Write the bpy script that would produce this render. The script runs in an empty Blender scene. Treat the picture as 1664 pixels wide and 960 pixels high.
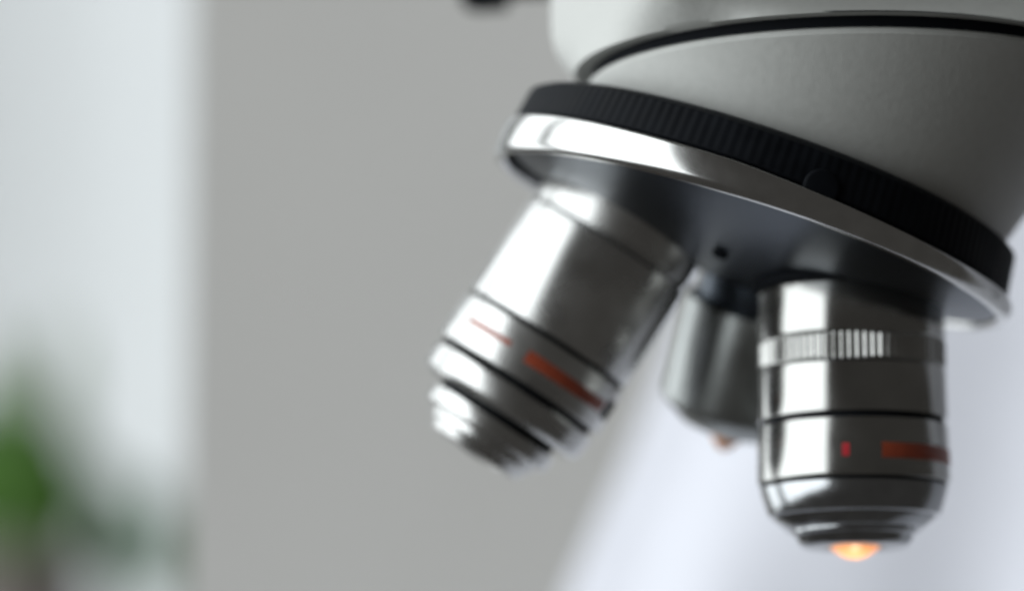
import bpy, bmesh, math, random
from mathutils import Vector, Matrix, noise
random.seed(7)
scene = bpy.context.scene
MM = 0.001
R_ = math.radians
sin, cos, pi = math.sin, math.cos, math.pi

# ------------------------------------------------------------------ camera
# Units inside the script are millimetres; the scene is built in metres.
DIST = 500.0            # camera to the working objective
PITCH = R_(9.0)         # the camera looks slightly up
FPX = 6500.0            # focal length in photo pixels (photo 1664 x 960)
FWD = Vector((0, cos(PITCH), sin(PITCH)))
UPV = Vector((0, -sin(PITCH), cos(PITCH)))
CAM = -DIST * FWD
cam_data = bpy.data.cameras.new('camera')
cam = bpy.data.objects.new('camera', cam_data)
scene.collection.objects.link(cam)
cam.location = CAM * MM
cam.rotation_euler = (pi / 2 + PITCH, 0, 0)
cam_data.sensor_width = 36.0
cam_data.lens = FPX / 1664 * 36.0
cam_data.clip_start = 0.01
cam_data.clip_end = 50.0
cam_data.dof.use_dof = True
cam_data.dof.focus_distance = 0.468
cam_data.dof.aperture_fstop = 7.5
scene.camera = cam


def px(u, v, Y):
    """point (mm) that photo pixel (u, v) sees in the plane y = Y"""
    d = FWD + Vector((1, 0, 0)) * ((u - 832) / FPX) + UPV * ((480 - v) / FPX)
    return CAM + d * ((Y - CAM.y) / d.y)


# ------------------------------------------------------------------ world, lamps, exposure
world = bpy.data.worlds.new('World')
scene.world = world
world.use_nodes = True
bg = world.node_tree.nodes['Background']
bg.inputs['Color'].default_value = (1.0, 0.96, 0.90, 1)
bg.inputs['Strength'].default_value = 0.064


def area(name, loc, target, sx, sy, power, color, spread=180):
    l = bpy.data.lights.new(name, 'AREA')
    l.shape = 'RECTANGLE'
    l.size = sx * MM
    l.size_y = sy * MM
    l.energy = power
    l.color = color
    l.spread = R_(spread)
    o = bpy.data.objects.new(name, l)
    scene.collection.objects.link(o)
    o.location = Vector(loc) * MM
    d = Vector(target) - Vector(loc)
    o.rotation_euler = d.to_track_quat('-Z', 'Y').to_euler()
    return o


# daylight through the windows on the left side of the room
area('window_light', (-1500, -800, 1000), (0, -800, 1000), 2500, 3200, 80, (0.93, 0.98, 1.0))
area('window_light', (-1500, 1300, 1000), (0, 1300, 1000), 1200, 3200, 32, (0.93, 0.98, 1.0))
# unseen fill lamp, added high up to brighten the curtain
area('curtain_fill', (-420, 900, 1500), (-230, 1400, 150), 900, 500, 3, (0.93, 0.98, 1.0))

scene.view_settings.view_transform = 'Standard'
scene.view_settings.look = 'None'
scene.view_settings.exposure = 0.0
scene.view_settings.gamma = 1.0
scene.cycles.filter_width = 2.4
scene.cycles.use_denoising = True
scene.cycles.use_adaptive_sampling = False
scene.cycles.max_bounces = 8
scene.cycles.sample_clamp_indirect = 2.5


# ------------------------------------------------------------------ materials
def mat(name, color, rough=0.5, metal=0.0, **kw):
    m = bpy.data.materials.new(name)
    m.use_nodes = True
    b = m.node_tree.nodes['Principled BSDF']
    b.inputs['Base Color'].default_value = (*color, 1)
    b.inputs['Roughness'].default_value = rough
    b.inputs['Metallic'].default_value = metal
    for k, v in kw.items():
        b.inputs[k.replace('_', ' ')].default_value = v
    return m


def vary(m, scale, amount, rough_amount=0.0, bump=0.0, stretch=(1, 1, 1), detail=6.0):
    """noise on the colour, the roughness and the relief of a material"""
    nt = m.node_tree
    b = nt.nodes['Principled BSDF']
    tc = nt.nodes.new('ShaderNodeTexCoord')
    mp = nt.nodes.new('ShaderNodeMapping')
    mp.inputs['Scale'].default_value = stretch
    nz = nt.nodes.new('ShaderNodeTexNoise')
    nz.inputs['Scale'].default_value = scale
    nz.inputs['Detail'].default_value = detail
    nt.links.new(tc.outputs['Object'], mp.inputs['Vector'])
    nt.links.new(mp.outputs['Vector'], nz.inputs['Vector'])
    c = b.inputs['Base Color'].default_value[:]
    ramp = nt.nodes.new('ShaderNodeValToRGB')
    ramp.color_ramp.elements[0].position = 0.3
    ramp.color_ramp.elements[1].position = 0.7
    ramp.color_ramp.elements[0].color = (*[x * (1 - amount) for x in c[:3]], 1)
    ramp.color_ramp.elements[1].color = (*[min(1, x * (1 + amount)) for x in c[:3]], 1)
    nt.links.new(nz.outputs['Fac'], ramp.inputs['Fac'])
    nt.links.new(ramp.outputs['Color'], b.inputs['Base Color'])
    if rough_amount:
        mr = nt.nodes.new('ShaderNodeMapRange')
        r = b.inputs['Roughness'].default_value
        mr.inputs['From Min'].default_value = 0.3
        mr.inputs['From Max'].default_value = 0.7
        mr.inputs['To Min'].default_value = r - rough_amount
        mr.inputs['To Max'].default_value = r + rough_amount
        nt.links.new(nz.outputs['Fac'], mr.inputs['Value'])
        nt.links.new(mr.outputs['Result'], b.inputs['Roughness'])
    if bump:
        bp = nt.nodes.new('ShaderNodeBump')
        bp.inputs['Strength'].default_value = bump
        bp.inputs['Distance'].default_value = 0.0002
        nt.links.new(nz.outputs['Fac'], bp.inputs['Height'])
        nt.links.new(bp.outputs['Normal'], b.inputs['Normal'])
    return m


M = {}
M['chrome'] = vary(mat('satin_chrome', (0.37, 0.37, 0.357), 0.17, 1.0), 160, 0.10, 0.05)
M['brushed'] = vary(mat('brushed_chrome', (0.52, 0.52, 0.51), 0.28, 1.0), 160, 0.12, 0.06)
M['dull'] = vary(mat('dull_chrome', (0.34, 0.355, 0.35), 0.34, 1.0), 160, 0.12, 0.05)
M['bright_chrome'] = vary(mat('bright_chrome', (0.54, 0.54, 0.53), 0.19, 1.0), 300, 0.08, 0.03)
M['dark_steel'] = vary(mat('dark_steel', (0.065, 0.078, 0.096), 0.34, 1.0), 60, 0.12, 0.03)
M['groove'] = mat('groove_black', (0.006, 0.007, 0.009), 0.8, Specular_IOR_Level=0.08)
M['black'] = vary(mat('black_enamel', (0.006, 0.007, 0.009), 0.55, Specular_IOR_Level=0.06), 300, 0.3, 0.06)
M['enamel'] = vary(mat('grey_white_enamel', (0.45, 0.456, 0.436), 0.5), 900, 0.03, 0.05, 0.25)
M['red'] = vary(mat('red_paint', (0.33, 0.06, 0.025), 0.38), 900, 0.15)
M['crimson'] = mat('crimson_paint', (0.45, 0.02, 0.03), 0.38)
M['lens'] = mat('coated_lens', (0.90, 0.44, 0.22), 0.35, 0.0, Coat_Weight=0.0)
M['dark_glass'] = mat('dark_glass', (0.01, 0.012, 0.016), 0.06)
M['wall'] = vary(mat('grey_wall_paint', (0.64, 0.625, 0.597), 0.85), 9, 0.03)
M['curtain'] = vary(mat('white_curtain', (0.88, 0.90, 0.91), 0.9), 30, 0.02)
M['coat'] = vary(mat('white_cotton', (0.64, 0.645, 0.70), 0.88), 60, 0.02, 0.0, 0.1)
M['leaf'] = vary(mat('leaf_green', (0.07, 0.19, 0.016), 0.45), 60, 0.35)
M['pale_leaf'] = vary(mat('young_leaf_green', (0.18, 0.30, 0.09), 0.45), 60, 0.25)
M['dark_leaf'] = vary(mat('dark_leaf_green', (0.03, 0.11, 0.035), 0.45), 60, 0.35)
M['stem'] = mat('stem_brown', (0.12, 0.11, 0.05), 0.7)
M['pot'] = vary(mat('grey_brown_clay', (0.22, 0.19, 0.175), 0.8), 40, 0.15)
M['soil'] = vary(mat('dark_soil', (0.05, 0.04, 0.03), 0.95), 120, 0.4)
M['sill'] = vary(mat('white_sill_paint', (0.7, 0.71, 0.71), 0.5), 30, 0.03)


# ------------------------------------------------------------------ helpers
def link(name, me, m, parent=None, world_mat=None):
    o = bpy.data.objects.new(name, me)
    scene.collection.objects.link(o)
    if m is not None:
        me.materials.append(m)
    if world_mat is not None:
        o.matrix_basis = world_mat
    if parent is not None:
        o.parent = parent
        if world_mat is not None:
            o.matrix_parent_inverse = parent.matrix_basis.inverted()
    return o


def finish(bm, name, angle=38):
    bmesh.ops.remove_doubles(bm, verts=bm.verts, dist=1e-7)
    bmesh.ops.recalc_face_normals(bm, faces=bm.faces)
    me = bpy.data.meshes.new(name)
    bm.to_mesh(me)
    bm.free()
    for p in me.polygons:
        p.use_smooth = True
    me.set_sharp_from_angle(angle=R_(angle))
    return me


def soften(prof, d=0.14):
    """cut every corner of a profile with a small bevel"""
    out = [prof[0]]
    for i in range(1, len(prof) - 1):
        p0, p1, p2 = (Vector(q) for q in prof[i - 1:i + 2])
        a, b = p0 - p1, p2 - p1
        if a.length < 1e-6 or b.length < 1e-6 or a.angle(b) > R_(168):
            out.append(tuple(p1))
            continue
        k = min(d, a.length * 0.4, b.length * 0.4)
        q0 = p1 + a.normalized() * k
        q2 = p1 + b.normalized() * k
        mid = p1 * 0.42 + (q0 + q2) * 0.29
        out += [tuple(q0), tuple(mid), tuple(q2)]
    out.append(prof[-1])
    return out


def lathe(prof, seg=112, ridges=None, a0=0.0, a1=2 * pi, bevel=0.14):
    """prof = (s along the axis, r) in mm; the axis is local +Z.
    ridges = (s0, s1, depth): alternating segments are sunk there (knurling)"""
    prof = soften(prof, bevel)
    bm = bmesh.new()
    full = abs(a1 - a0 - 2 * pi) < 1e-6
    n = seg if full else seg + 1
    rows = []
    for s, r in prof:
        row = []
        for k in range(n):
            t = a0 + (a1 - a0) * k / seg
            rr = r
            if ridges and ridges[0] <= s <= ridges[1] and k % 4 in (2, 3):
                rr = r - ridges[2]
            row.append(bm.verts.new(Vector((rr * cos(t), rr * sin(t), s)) * MM))
        rows.append(row)
    for i in range(len(rows) - 1):
        for k in range(seg):
            k2 = (k + 1) % n
            bm.faces.new((rows[i][k], rows[i][k2], rows[i + 1][k2], rows[i + 1][k]))
    return bm


def frame(origin, zdir, xref):
    """world matrix: origin in mm, local Z along zdir, local X close to xref"""
    z = zdir.normalized()
    x = (xref - z * xref.dot(z)).normalized()
    y = z.cross(x)
    m = Matrix.Identity(4)
    for i in range(3):
        m[i][0], m[i][1], m[i][2], m[i][3] = x[i], y[i], z[i], origin[i] * MM
    return m


def tag(o, label, cat):
    o['label'] = label
    o['category'] = cat
    return o


def structure(o):
    o['kind'] = 'structure'
    return o


# ------------------------------------------------------------------ the setting
def wavy_sheet(x0, x1, z0, z1, Y, fn, nx, nz, thick):
    bm = bmesh.new()
    grid = {}
    for side in (0, 1):
        for i in range(nx + 1):
            for j in range(nz + 1):
                x = x0 + (x1 - x0) * i / nx
                z = z0 + (z1 - z0) * j / nz
                grid[side, i, j] = bm.verts.new(Vector((x, Y + fn(x, z) + side * thick, z)) * MM)
        for i in range(nx):
            for j in range(nz):
                q = [grid[side, i, j], grid[side, i + 1, j], grid[side, i + 1, j + 1], grid[side, i, j + 1]]
                bm.faces.new(q if side == 0 else q[::-1])
    for j in range(nz):
        for i in (0, nx):
            bm.faces.new((grid[0, i, j], grid[0, i, j + 1], grid[1, i, j + 1], grid[1, i, j]))
    for i in range(nx):
        for j in (0, nz):
            bm.faces.new((grid[0, i, j], grid[0, i + 1, j], grid[1, i + 1, j], grid[1, i, j]))
    return bm


WALL_Y = 232
edge = px(303, 480, WALL_Y).x
bm = wavy_sheet(edge, 900, -500, 1100, WALL_Y, lambda x, z: 0, 1, 1, 70)
structure(link('wall', finish(bm, 'wall'), M['wall']))

CUR_Y = 1400
left, right = px(0, 480, CUR_Y).x - 400, px(318, 480, CUR_Y).x + 250


def drape(x, z):
    d = (right - x)
    return 7 * sin(d / 44.0 + 0.5 + 0.25 * sin(z / 190)) + 0.8 * sin(d / 7.3 + z / 260)


bm = wavy_sheet(left, right, -160, 1300, CUR_Y, drape, 200, 24, 2.5)
tag(link('curtain', finish(bm, 'curtain', 80), M['curtain']),
    'blurred white curtain hanging at the left edge beyond the grey wall', 'curtain')

# ------------------------------------------------------------------ microscope
TILT = R_(19.6)       # the nosepiece axis leans from the vertical
YAW = R_(8)           # the left side of the nosepiece is a little farther away
C0 = 44.6             # from the apex of the objectives' cone to the chrome ring
H = Vector((cos(YAW), -sin(YAW), 0))
DN = Vector((0, 0, -1))
AX = (DN * cos(TILT) - H * sin(TILT)).normalized()
EE = (H * cos(TILT) + DN * sin(TILT)).normalized()
BK = Vector((sin(YAW), cos(YAW), 0))
APEX = px(1223, 373, 2) - AX * C0


def objdir(phi, cone):
    phi, cone = R_(phi), R_(cone)
    return (AX * cos(cone) + (EE * cos(phi) + BK * sin(phi)) * sin(cone)).normalized()


root = bpy.data.objects.new('microscope', None)
scene.collection.objects.link(root)
root.location = Vector((APEX.x, 60, -190)) * MM
root.matrix_basis = Matrix.Translation(root.location)
tag(root, 'pale grey microscope head with tilted black and chrome nosepiece and silver objectives', 'microscope')

# ---- nosepiece (local Z runs down the turret axis, 0 = the apex of the cone)
NM = frame(APEX, AX, EE) @ Matrix.Diagonal((1.02, 1.02, 1.0, 1.0))
k = 1 / 13.0
nose = link('nosepiece', finish(lathe([
    (C0 - 90 * k, 20), (C0 - 60 * k, 31.0), (C0 + 9 * k, 31.6), (C0 + 13 * k, 30.6), (C0 + 88 * k, 5), (C0 + 90 * k, 0.01)],
    128), 'nosepiece', 30), M['dark_steel'], root, NM)
def deepen(bm, z0, z1, amount):
    """the grip ring is deeper, and the rim thinner, towards the right side"""
    for v in bm.verts:
        if z0 * MM <= v.co.z <= z1 * MM:
            v.co.z += max(0.0, v.co.x / (33 * MM)) * amount * MM


grip_bm = lathe([
    (C0 - 104 * k, 24.0), (C0 - 106 * k, 29.2), (C0 - 100 * k, 30.6), (C0 - 92 * k, 31.6), (C0 - 40 * k, 32.3), (C0 - 36 * k, 32.0), (C0 - 35 * k, 26)],
    640, (C0 - 99 * k, C0 - 41 * k, 0.08))
deepen(grip_bm, C0 - 50 * k, C0, 1.3)
link('grip_ring', finish(grip_bm, 'grip_ring', 50), M['black'], nose)
ring_bm = lathe([
    (C0 - 33 * k, 27), (C0 - 33 * k, 32.9), (C0 - 30 * k, 33.2), (C0 - 8 * k, 33.35), (C0 + 6 * k, 33.25), (C0 + 14 * k, 32.8), (C0 + 17 * k, 32.0), (C0 + 10 * k, 31.7)],
    160, bevel=0.3)
deepen(ring_bm, C0 - 40 * k, C0 - 20 * k, 1.3)
for v in ring_bm.verts:                      # the rim is a little deeper on its left side
    if v.co.z > (C0 - 4 * k) * MM:
        v.co.z += max(0.0, 0.3 - v.co.x / (33 * MM)) * 0.85 * MM
link('chrome_ring', finish(ring_bm, 'chrome_ring', 50), M['bright_chrome'], nose)


def spot_on_turret(phi, n, r):
    return APEX + AX * (C0 + n * k) + (EE * cos(phi) + BK * sin(phi)) * r


# dark stop screw in the grip ring, towards the camera
ph = R_(-72)
rad = EE * cos(ph) + BK * sin(ph)
link('stop_screw', finish(lathe([(0, 2.2), (1.2, 2.2), (1.4, 1.9), (1.4, 0.01)], 40, bevel=0.2), 'stop_screw', 40),
     M['black'], nose, NM.inverted() @ frame(spot_on_turret(ph, -38, 32.0), rad, AX)).matrix_parent_inverse = Matrix.Identity(4)
# small screw hole in the lower face
ph = R_(-97)
nrm = (AX * cos(R_(13)) + (EE * cos(ph) + BK * sin(ph)) * sin(R_(13)))
link('screw_head', finish(lathe([(-0.6, 1.0), (0.35, 1.0), (0.5, 0.8), (0.2, 0.5), (0.2, 0.01)], 24, bevel=0.08), 'screw_head', 40),
     M['groove'], nose, NM.inverted() @ frame(spot_on_turret(ph, 72, 11.0), nrm, EE)).matrix_parent_inverse = Matrix.Identity(4)


# ---- objectives: local Z down the barrel, local -Y... towards the viewer is angle 0
FACING = Vector((0, -1, 0))     # local X of an objective: angle 0 is its near side


def arc(r, s0, s1, d0, d1, h=0.06):
    """thin painted strip on a cylinder, from angle d0 to d1 (degrees, + to the right)"""
    return lathe([(s0, r - 0.05), (s0, r + h), (s1, r + h), (s1, r - 0.05)], 48, None, R_(-d1), R_(-d0), bevel=0.02)


def objective(phi, cone, anchor, s_anchor, label, spec):
    d = objdir(phi, cone)
    m = frame(anchor - d * s_anchor, d, FACING)
    o = link('objective', finish(lathe(spec['barrel']), 'objective', 30), M[spec.get('barrel_mat', 'chrome')], root, m)
    o['label'] = label
    for name, key, mk in (('mount_collar', 'collar', spec.get('collar_mat', 'dark_steel')), ('retaining_groove', 'groove', 'groove'),
                          ('marking_band', 'band', spec.get('band_mat', 'chrome')), ('front_step', 'step', spec.get('step_mat', 'chrome')),
                          ('step_groove', 'groove2', 'groove'), ('step_groove', 'groove3', 'groove'),
                          ('nose_ring', 'nose', spec.get('nose_mat', 'dark_chrome'))):
        if key in spec:
            link(name, finish(lathe(spec[key]), name, 30), M.get(mk, M['chrome']), o)
    if 'knurl' in spec:
        s0, s1, r = spec['knurl']
        link('knurled_ring', finish(lathe([(s0, r - 0.5), (s0, r - 0.1), (s0 + 0.3, r), (s1 - 0.3, r), (s1, r - 0.1), (s1, r - 0.5)],
             304, (s0 + 0.1, s1 - 0.1, 0.18), bevel=0.06), 'knurled_ring', 25), M['chrome'], o)
    for nm, mk, a in spec['marks']:
        link(nm, finish(arc(*a), nm, 40), M[mk], o)
    s, r, bulge = spec['lens']
    pr = [(s + bulge * (1 - (i / 10) ** 2), max(0.01, r * i / 10)) for i in range(10, -1, -1)]
    link('front_lens', finish(lathe(pr, 48, bevel=0), 'front_lens', 60), M[spec.get('lens_mat', 'lens')], o)
    return o


M['dark_chrome'] = vary(mat('dark_chrome', (0.34, 0.35, 0.36), 0.18, 1.0), 420, 0.1, 0.04)

objective(0, 19.9, px(1386, 691, 0), 67.85, 'upright silver objective with knurled ring, red dot and red bar', dict(
    collar_mat='groove',
    collar=[(46, 9), (46, 10.5), (50.6, 12.4), (51.2, 11.9), (51.2, 8)],
    barrel=[(50.4, 9), (50.6, 11.5), (57.4, 11.7), (57.6, 11.5), (61.0, 11.5), (61.2, 11.7), (67.4, 11.8), (67.5, 10)],
    knurl=(57.65, 60.95, 11.7),
    groove=[(67.3, 9.5), (67.3, 11.35), (68.4, 11.35), (68.4, 9.5)],
    band=[(68.1, 10), (68.15, 11.8), (75.0, 11.95), (75.3, 11.8), (75.35, 10)],
    groove2=[(75.2, 9.5), (75.2, 11.5), (75.9, 11.4), (75.9, 9.5)],
    step=[(75.6, 10), (75.7, 11.7), (79.2, 10.6), (79.3, 10.1), (79.7, 9.9), (80.9, 8.5), (80.95, 6)],
    step_mat='dark_chrome',
    nose=[(80.8, 6), (80.85, 7.9), (81.5, 7.7), (81.6, 7.3), (82.6, 6.9), (83.0, 6.4), (83.1, 3.6), (82.7, 3.4), (82.7, 0.01)],
    marks=[('red_dot', 'crimson', (11.86, 71.4, 73.0, -11.5, -7.2)),
           ('red_bar', 'red', (11.88, 71.3, 73.2, 12, 88)),
           ],
    lens=(82.75, 3.4, 1.7)))

objective(180, 13.6, px(887, 554, 7), 69.0, 'slanted silver objective with red line and stepped nose', dict(
    collar_mat='brushed', nose_mat='brushed', band_mat='brushed', step_mat='brushed', lens_mat='dark_glass',
    collar=[(44, 8), (44, 11.1), (54.0, 11.2), (54.05, 10.9), (54.6, 10.9), (54.6, 8)],
    barrel_mat='brushed',
    barrel=[(54.3, 8), (54.5, 11.2), (54.8, 11.45), (68.6, 11.6), (68.7, 10)],
    groove=[(68.5, 9.5), (68.5, 11.2), (69.5, 11.2), (69.5, 9.5)],
    band=[(69.2, 10), (69.25, 11.75), (75.2, 11.85), (75.4, 11.7), (75.5, 10)],
    groove2=[(75.3, 9.5), (75.3, 10.9), (76.7, 10.9), (76.7, 9)],
    step=[(76.2, 9.5), (76.3, 11.4), (76.7, 11.55), (79.2, 11.4), (79.9, 10.5), (80.0, 6)],
    groove3=[(79.8, 5), (79.8, 8.2), (81.3, 8.2), (81.3, 5)],
    nose=[(80.9, 6), (81.0, 8.9), (83.0, 8.8), (83.3, 8.2), (83.4, 7.4), (84.4, 7.3), (84.5, 6.8), (85.8, 6.2), (85.9, 4.2), (85.4, 4.0), (85.4, 0.01)],
    marks=[('red_bar', 'red', (11.78, 71.9, 72.6, -48, -13)),  # thinner stretch: the highlight washing out the red is put into the shape
           ('red_bar', 'red', (11.78, 71.6, 73.2, -1, 66)),
           ('black_dot', 'groove', (11.78, 70.9, 73.6, 70, 88))],
    lens=(85.45, 4.0, 0.8)))

objective(84, 18.5, px(1182, 700, 24), 70.4, 'short silver objective behind, with an orange front lens', dict(
    barrel_mat='dull',
    collar=[(44, 6), (44, 8.6), (53.6, 8.6), (53.8, 6)],
    barrel=[(53.4, 8), (53.5, 9.7), (53.9, 9.8), (67.0, 9.8), (67.8, 9.2), (69.9, 6.4), (70.4, 4.6), (70.4, 2.4), (70.0, 2.3), (70.0, 0.01)],
    marks=[],
    lens=(70.05, 2.6, 3.0)))

# ---- wedge-shaped fixed part between the level mount and the tilted nosepiece
HC = px(1382, 127, 0)


def ring_pts(c, ex, ey, r, n):
    return [c + ex * (r * cos(2 * pi * i / n)) + ey * (r * sin(2 * pi * i / n)) for i in range(n)]


def loft(rings, origin, cap=True):
    bm = bmesh.new()
    rows = [[bm.verts.new((p - origin) * MM) for p in ring] for ring in rings]
    n = len(rows[0])
    for a, b in zip(rows, rows[1:]):
        for i in range(n):
            j = (i + 1) % n
            bm.faces.new((a[i], a[j], b[j], b[i]))
    if cap:
        bm.faces.new(rows[0][::-1])
        bm.faces.new(rows[-1])
    return bm


N = 128
X, Yv, Z = Vector((1, 0, 0)), Vector((0, 1, 0)), Vector((0, 0, 1))
Hy = BK
topc = HC + Z * -1.0
botc = APEX + AX * (C0 - 98 * k) + EE * 2.6
rings = [ring_pts(topc + Z * 0.5, H, Hy, 29, N), ring_pts(topc + Z * 0.3, H, Hy, 32.4, N), ring_pts(topc - Z * 0.1, H, Hy, 33.1, N),
         ring_pts(topc - Z * 0.8, H, Hy, 33.4, N)]
r1 = ring_pts(botc, EE, Hy, 27.6, N)
r0 = rings[-1]
for t in (0.15, 0.35, 0.55, 0.75, 0.9, 1.0):
    rings.append([a.lerp(b, t) for a, b in zip(r0, r1)])
link('nosepiece_mount', finish(loft(rings, topc), 'nosepiece_mount', 30), M['enamel'], root, Matrix.Translation(topc * MM))
# black ring standing in for the shadow in the gap under the housing
gp = link('gap_shade_ring', finish(lathe([(-1.6, 20), (-1.6, 32.6), (1.2, 32.6), (1.2, 20)], 128), 'gap_shade_ring'), M['groove'], root,
          Matrix.Translation(HC * MM))
# small screw in the gap, right of the frame's middle
sc = px(1586, 47, -25)
link('locking_screw', finish(lathe([(0, 1.1), (2.2, 1.1), (2.5, 0.8), (2.5, 0.01)], 24), 'locking_screw'), M['chrome'], root,
     frame(sc + Vector((0, 3.0, 0)), Vector((0.35, -1, 0)), Z))

# ---- head housing
A = px(1072, 20, -33) - HC
B = px(893, 20, 6) - HC
poly = [(A.x, A.y), (84, -12), (90, 50), (60, 85), (-10, 85), (B.x + 9, 60), (B.x, B.y)]


def poly_r(t):
    d = Vector((cos(t), sin(t)))
    best = 1e9
    for i in range(len(poly)):
        p, q = Vector(poly[i]), Vector(poly[(i + 1) % len(poly)])
        e = q - p
        den = d.x * e.y - d.y * e.x
        if abs(den) < 1e-9:
            continue
        r = (p.x * e.y - p.y * e.x) / den
        u = (p.x * d.y - p.y * d.x) / den
        if r > 0 and -1e-6 <= u <= 1 + 1e-6:
            best = min(best, r)
    return best


NH = 360
raw = [poly_r(2 * pi * i / NH) for i in range(NH)]
for _ in range(3):
    raw = [(raw[i - 1] + 2 * raw[i] + raw[(i + 1) % NH]) / 4 for i in range(NH)]
rings = []
for z, w in ((0.6, -0.2), (0.5, 0.0), (0.8, 0.12), (1.5, 0.34), (2.4, 0.58), (3.4, 0.77), (4.4, 0.89), (5.4, 0.955), (6.4, 0.985), (8, 1.0), (30, 1.0), (64, 1.0), (68, 0.99), (70, 0.96)):
    ring = []
    for i in range(NH):
        t = 2 * pi * i / NH
        r = 34.8 + (raw[i] - 34.8) * w if w >= 0 else 30.0
        lift = min(5.0, (raw[i] - 34.8) * 0.32) * max(0.0, w) if z < 20 else 0.0
        ring.append(HC + Vector((r * cos(t), r * sin(t), z + lift)))
    rings.append(ring)
link('head_housing', finish(loft(rings, HC), 'head_housing', 45), M['enamel'], root, Matrix.Translation(HC * MM))

# ---- black slider knob on the left side of the head
kc = px(905, -30, 45)
link('slider_knob', finish(lathe([(-6, 2.2), (6.5, 2.2), (6.6, 3.2), (7.2, 3.9), (11.6, 4.0), (13.0, 3.2), (13.5, 1.8), (13.6, 0.01)], 48, bevel=0.3),
     'slider_knob', 40), M['black'], root, frame(kc, Vector((-1, 0, -0.03)), Z))

# ---- lamp of the illuminator under the stage: lights the front lens from below
tip = px(1390, 895, 0)
sp = bpy.data.lights.new('illuminator', 'SPOT')
sp.energy = 0.2
sp.color = (1.0, 0.76, 0.54)
sp.spot_size = R_(9.5)
sp.spot_blend = 0.35
sp.shadow_soft_size = 0.002
so = bpy.data.objects.new('illuminator', sp)
scene.collection.objects.link(so)
so.location = (tip + Vector((0, -4, -45))) * MM
so.rotation_euler = (Vector((0, 4, 45))).to_track_quat('-Z', 'Y').to_euler()


# ------------------------------------------------------------------ lab coat behind the microscope
def fold(p):
    return noise.fractal(p * 0.02, 1.0, 2.0, 3)


def ripple(p, z):
    w = p + 0.25 * z
    return 6.0 * sin(w / 10.5 + 1.3 * noise.noise(Vector((w / 60, z / 90, 3)))) * (0.6 + 0.6 * noise.noise(Vector((w / 40, z / 120, 8)))) \
        + 11.0 * noise.noise(Vector((w / 34, z / 150, 1)))


def tube(path, seg, rings, fn, turn=0.0):
    """loft round a polyline path of (point, rx, ry); fn(t, a) adds to the radius"""
    out = []
    for i in range(rings + 1):
        t = i / rings * (len(path) - 1)
        j = min(int(t), len(path) - 2)
        f = t - j
        f = f * f * (3 - 2 * f)
        c = path[j][0].lerp(path[j + 1][0], t - j)
        rx = path[j][1] * (1 - f) + path[j + 1][1] * f
        ry = path[j][2] * (1 - f) + path[j + 1][2] * f
        ring = []
        for s in range(seg):
            a = 2 * pi * s / seg
            g = 1 + fn(t, a)
            p, q = rx * g * cos(a), ry * g * sin(a)
            q += ripple(p, c.z) * (1 if sin(a) > 0 else -1) * min(1, abs(sin(a)) * 2.5)
            ring.append(c + Vector((p * cos(turn) - q * sin(turn), p * sin(turn) + q * cos(turn), 0)))
        out.append(ring)
    return out


coat_root = bpy.data.objects.new('lab_coat', None)
scene.collection.objects.link(coat_root)
coat_root.matrix_basis = Matrix.Translation(Vector((150, 300, -300)) * MM)
tag(coat_root, 'white lab coat worn behind the objectives, far out of focus', 'coat')
TURN = R_(-24)
e0, e1 = px(940, 960, 200), px(1085, 560, 200)
lean = (e1 - e0) / (e1.z - e0.z)


def sleeve_c(z, r):
    return e0 + lean * (z - e0.z) + Vector((r * cos(TURN), r * sin(TURN), 0))


path = [(sleeve_c(-330, 110), 104, 34), (sleeve_c(-150, 140), 140, 36), (sleeve_c(0, 160), 160, 38), (sleeve_c(160, 166), 166, 40), (sleeve_c(280, 160), 140, 36)]


def sleeve_fold(t, a):
    z = t * 150
    return 0.012 * noise.noise(Vector((cos(a) * 1.6, sin(a) * 1.6, z / 80)))


so_ = sleeve_c(0, 64)
link('sleeve', finish(loft(tube(path, 128, 90, sleeve_fold, TURN), so_), 'sleeve', 80), M['coat'], coat_root, Matrix.Translation(so_ * MM))
tc_ = Vector((360, 185, 0))
path = [(tc_ + Z * -420, 190, 44), (tc_ + Z * -150, 185, 42), (tc_ + Z * 100, 190, 44), (tc_ + Z * 300, 200, 44), (tc_ + Z * 360, 120, 36)]


def torso_fold(t, a):
    return 0.018 * sin(17 * a + t) + 0.02 * noise.noise(Vector((cos(a) * 4, sin(a) * 4, t)))


link('coat_front', finish(loft(tube(path, 160, 60, torso_fold), tc_), 'coat_front', 80), M['coat'], coat_root, Matrix.Translation(tc_ * MM))

# ------------------------------------------------------------------ potted plant by the curtain
PY = 1130
pot_top = px(40, 905, PY)
pot_c = Vector((pot_top.x - 8, PY, pot_top.z - 95))
plant = bpy.data.objects.new('potted_plant', None)
scene.collection.objects.link(plant)
plant.matrix_basis = Matrix.Translation(pot_c * MM)
tag(plant, 'blurred green leafy plant in a brownish pot in the lower left corner', 'plant')
PM = Matrix.Translation(pot_c * MM)
link('pot', finish(lathe([(0, 0.01), (0, 26), (80, 36), (80, 39), (95, 40), (95, 36), (84, 35)], 64, bevel=1), 'pot'), M['pot'], plant, PM)
link('soil', finish(lathe([(83, 35.2), (86, 25), (87, 0.01)], 40, bevel=0), 'soil', 80), M['soil'], plant, PM)


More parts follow.
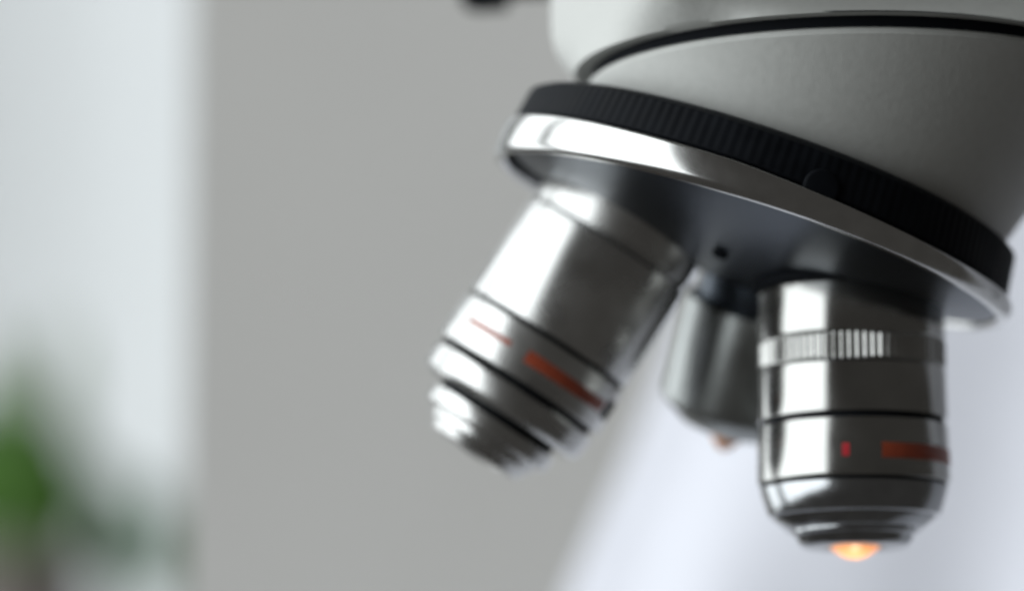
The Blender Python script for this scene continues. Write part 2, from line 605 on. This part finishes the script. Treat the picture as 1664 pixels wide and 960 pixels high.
def leaf_mesh(L, W, bend):
    bm = bmesh.new()
    rows = []
    for i in range(9):
        t = i / 8
        w = W * math.sin(pi * min(1, 0.04 + t * 0.96)) ** 0.8 * (1 - 0.25 * t)
        z = L * t
        y = bend * t * t
        rows.append([bm.verts.new(Vector((s * w / 2, y + 0.25 * abs(s) * w, z)) * MM) for s in (-1, -0.5, 0, 0.5, 1)])
    for a, b in zip(rows, rows[1:]):
        for q in range(4):
            bm.faces.new((a[q], a[q + 1], b[q + 1], b[q]))
    bmesh.ops.solidify(bm, geom=bm.faces[:], thickness=0.5 * MM)
    return finish(bm, 'leaf', 80)


leafs = {'leaf': leaf_mesh(46, 24, 10), 'pale_leaf': leaf_mesh(30, 9, 4), 'dark_leaf': leaf_mesh(36, 16, 8)}
for kk, me in leafs.items():
    me.materials.append(M[kk])


def leaf(kind, base_px, Y, direction, scale=1.0, roll=0.0):
    o = bpy.data.objects.new('leaf', leafs[kind])
    scene.collection.objects.link(o)
    m = frame(px(base_px[0] + (36 if kind == 'leaf' else 0), base_px[1] + (58 if kind == 'leaf' else 0), Y), Vector(direction), Vector((cos(roll), sin(roll), 0.1)))
    o.matrix_basis = m @ Matrix.Scale(scale, 4)
    o.parent = plant
    o.matrix_parent_inverse = plant.matrix_basis.inverted()
    return o


def stem(p, q, r):
    d = q - p
    L = d.length
    return link('stem', finish(lathe([(0, r), (L * 0.5, r * 0.8), (L, r * 0.5), (L, 0.01)], 10, bevel=0), 'stem', 80), M['stem'], plant,
                frame(p, d, X))


soil_c = pot_c + Z * 86
stem(soil_c, px(20, 720, PY), 1.6)
stem(soil_c, px(-60, 700, PY + 5), 1.6)
for b, dv, sc_, ro in (((30, 890), (0.1, -0.5, 1), 1.25, 0.1), ((-20, 870), (-0.3, -0.3, 1), 1.3, -0.4), ((50, 880), (0.25, -0.2, 0.9), 0.95, 0.4),
                       ((10, 820), (0.15, -0.4, 0.8), 1.0, 0.6), ((-80, 830), (-0.6, -0.4, 0.7), 1.1, 0.0), ((25, 830), (0.45, -0.2, 0.5), 0.7, -0.3),
                       ((-60, 780), (-0.5, -0.2, 0.9), 1.0, 0.5), ((5, 905), (0.2, -0.8, 0.5), 1.0, 0.0),
                       ((-10, 780), (-0.1, -0.3, 0.9), 0.8, 0.2), ((20, 900), (-0.3, -0.6, 0.8), 1.1, -0.2)):
    leaf('leaf', b, PY - 10 + random.uniform(-8, 8), dv, sc_ * 1.3, ro)
leaf('pale_leaf', (95, 715), PY, (0.05, -0.2, 1), 1.6, 0.2)
leaf('pale_leaf', (30, 720), PY, (-0.2, -0.2, 1), 1.7, 0.6)
stem(soil_c, px(225, 940, PY - 30), 1.0)
leaf('dark_leaf', (250, 990), PY - 30, (-0.25, -0.3, 1), 1.6, 0.3)
leaf('dark_leaf', (243, 985), PY - 28, (0.1, -0.5, 0.9), 1.4, -0.5)

# sill the pot stands on (just below the picture)
bm = wavy_sheet(pot_c.x - 300, pot_c.x + 260, pot_c.z - 32, pot_c.z - 1, PY - 110, lambda x, z: 0, 1, 1, 250)
structure(link('windowsill', finish(bm, 'windowsill'), M['sill']))
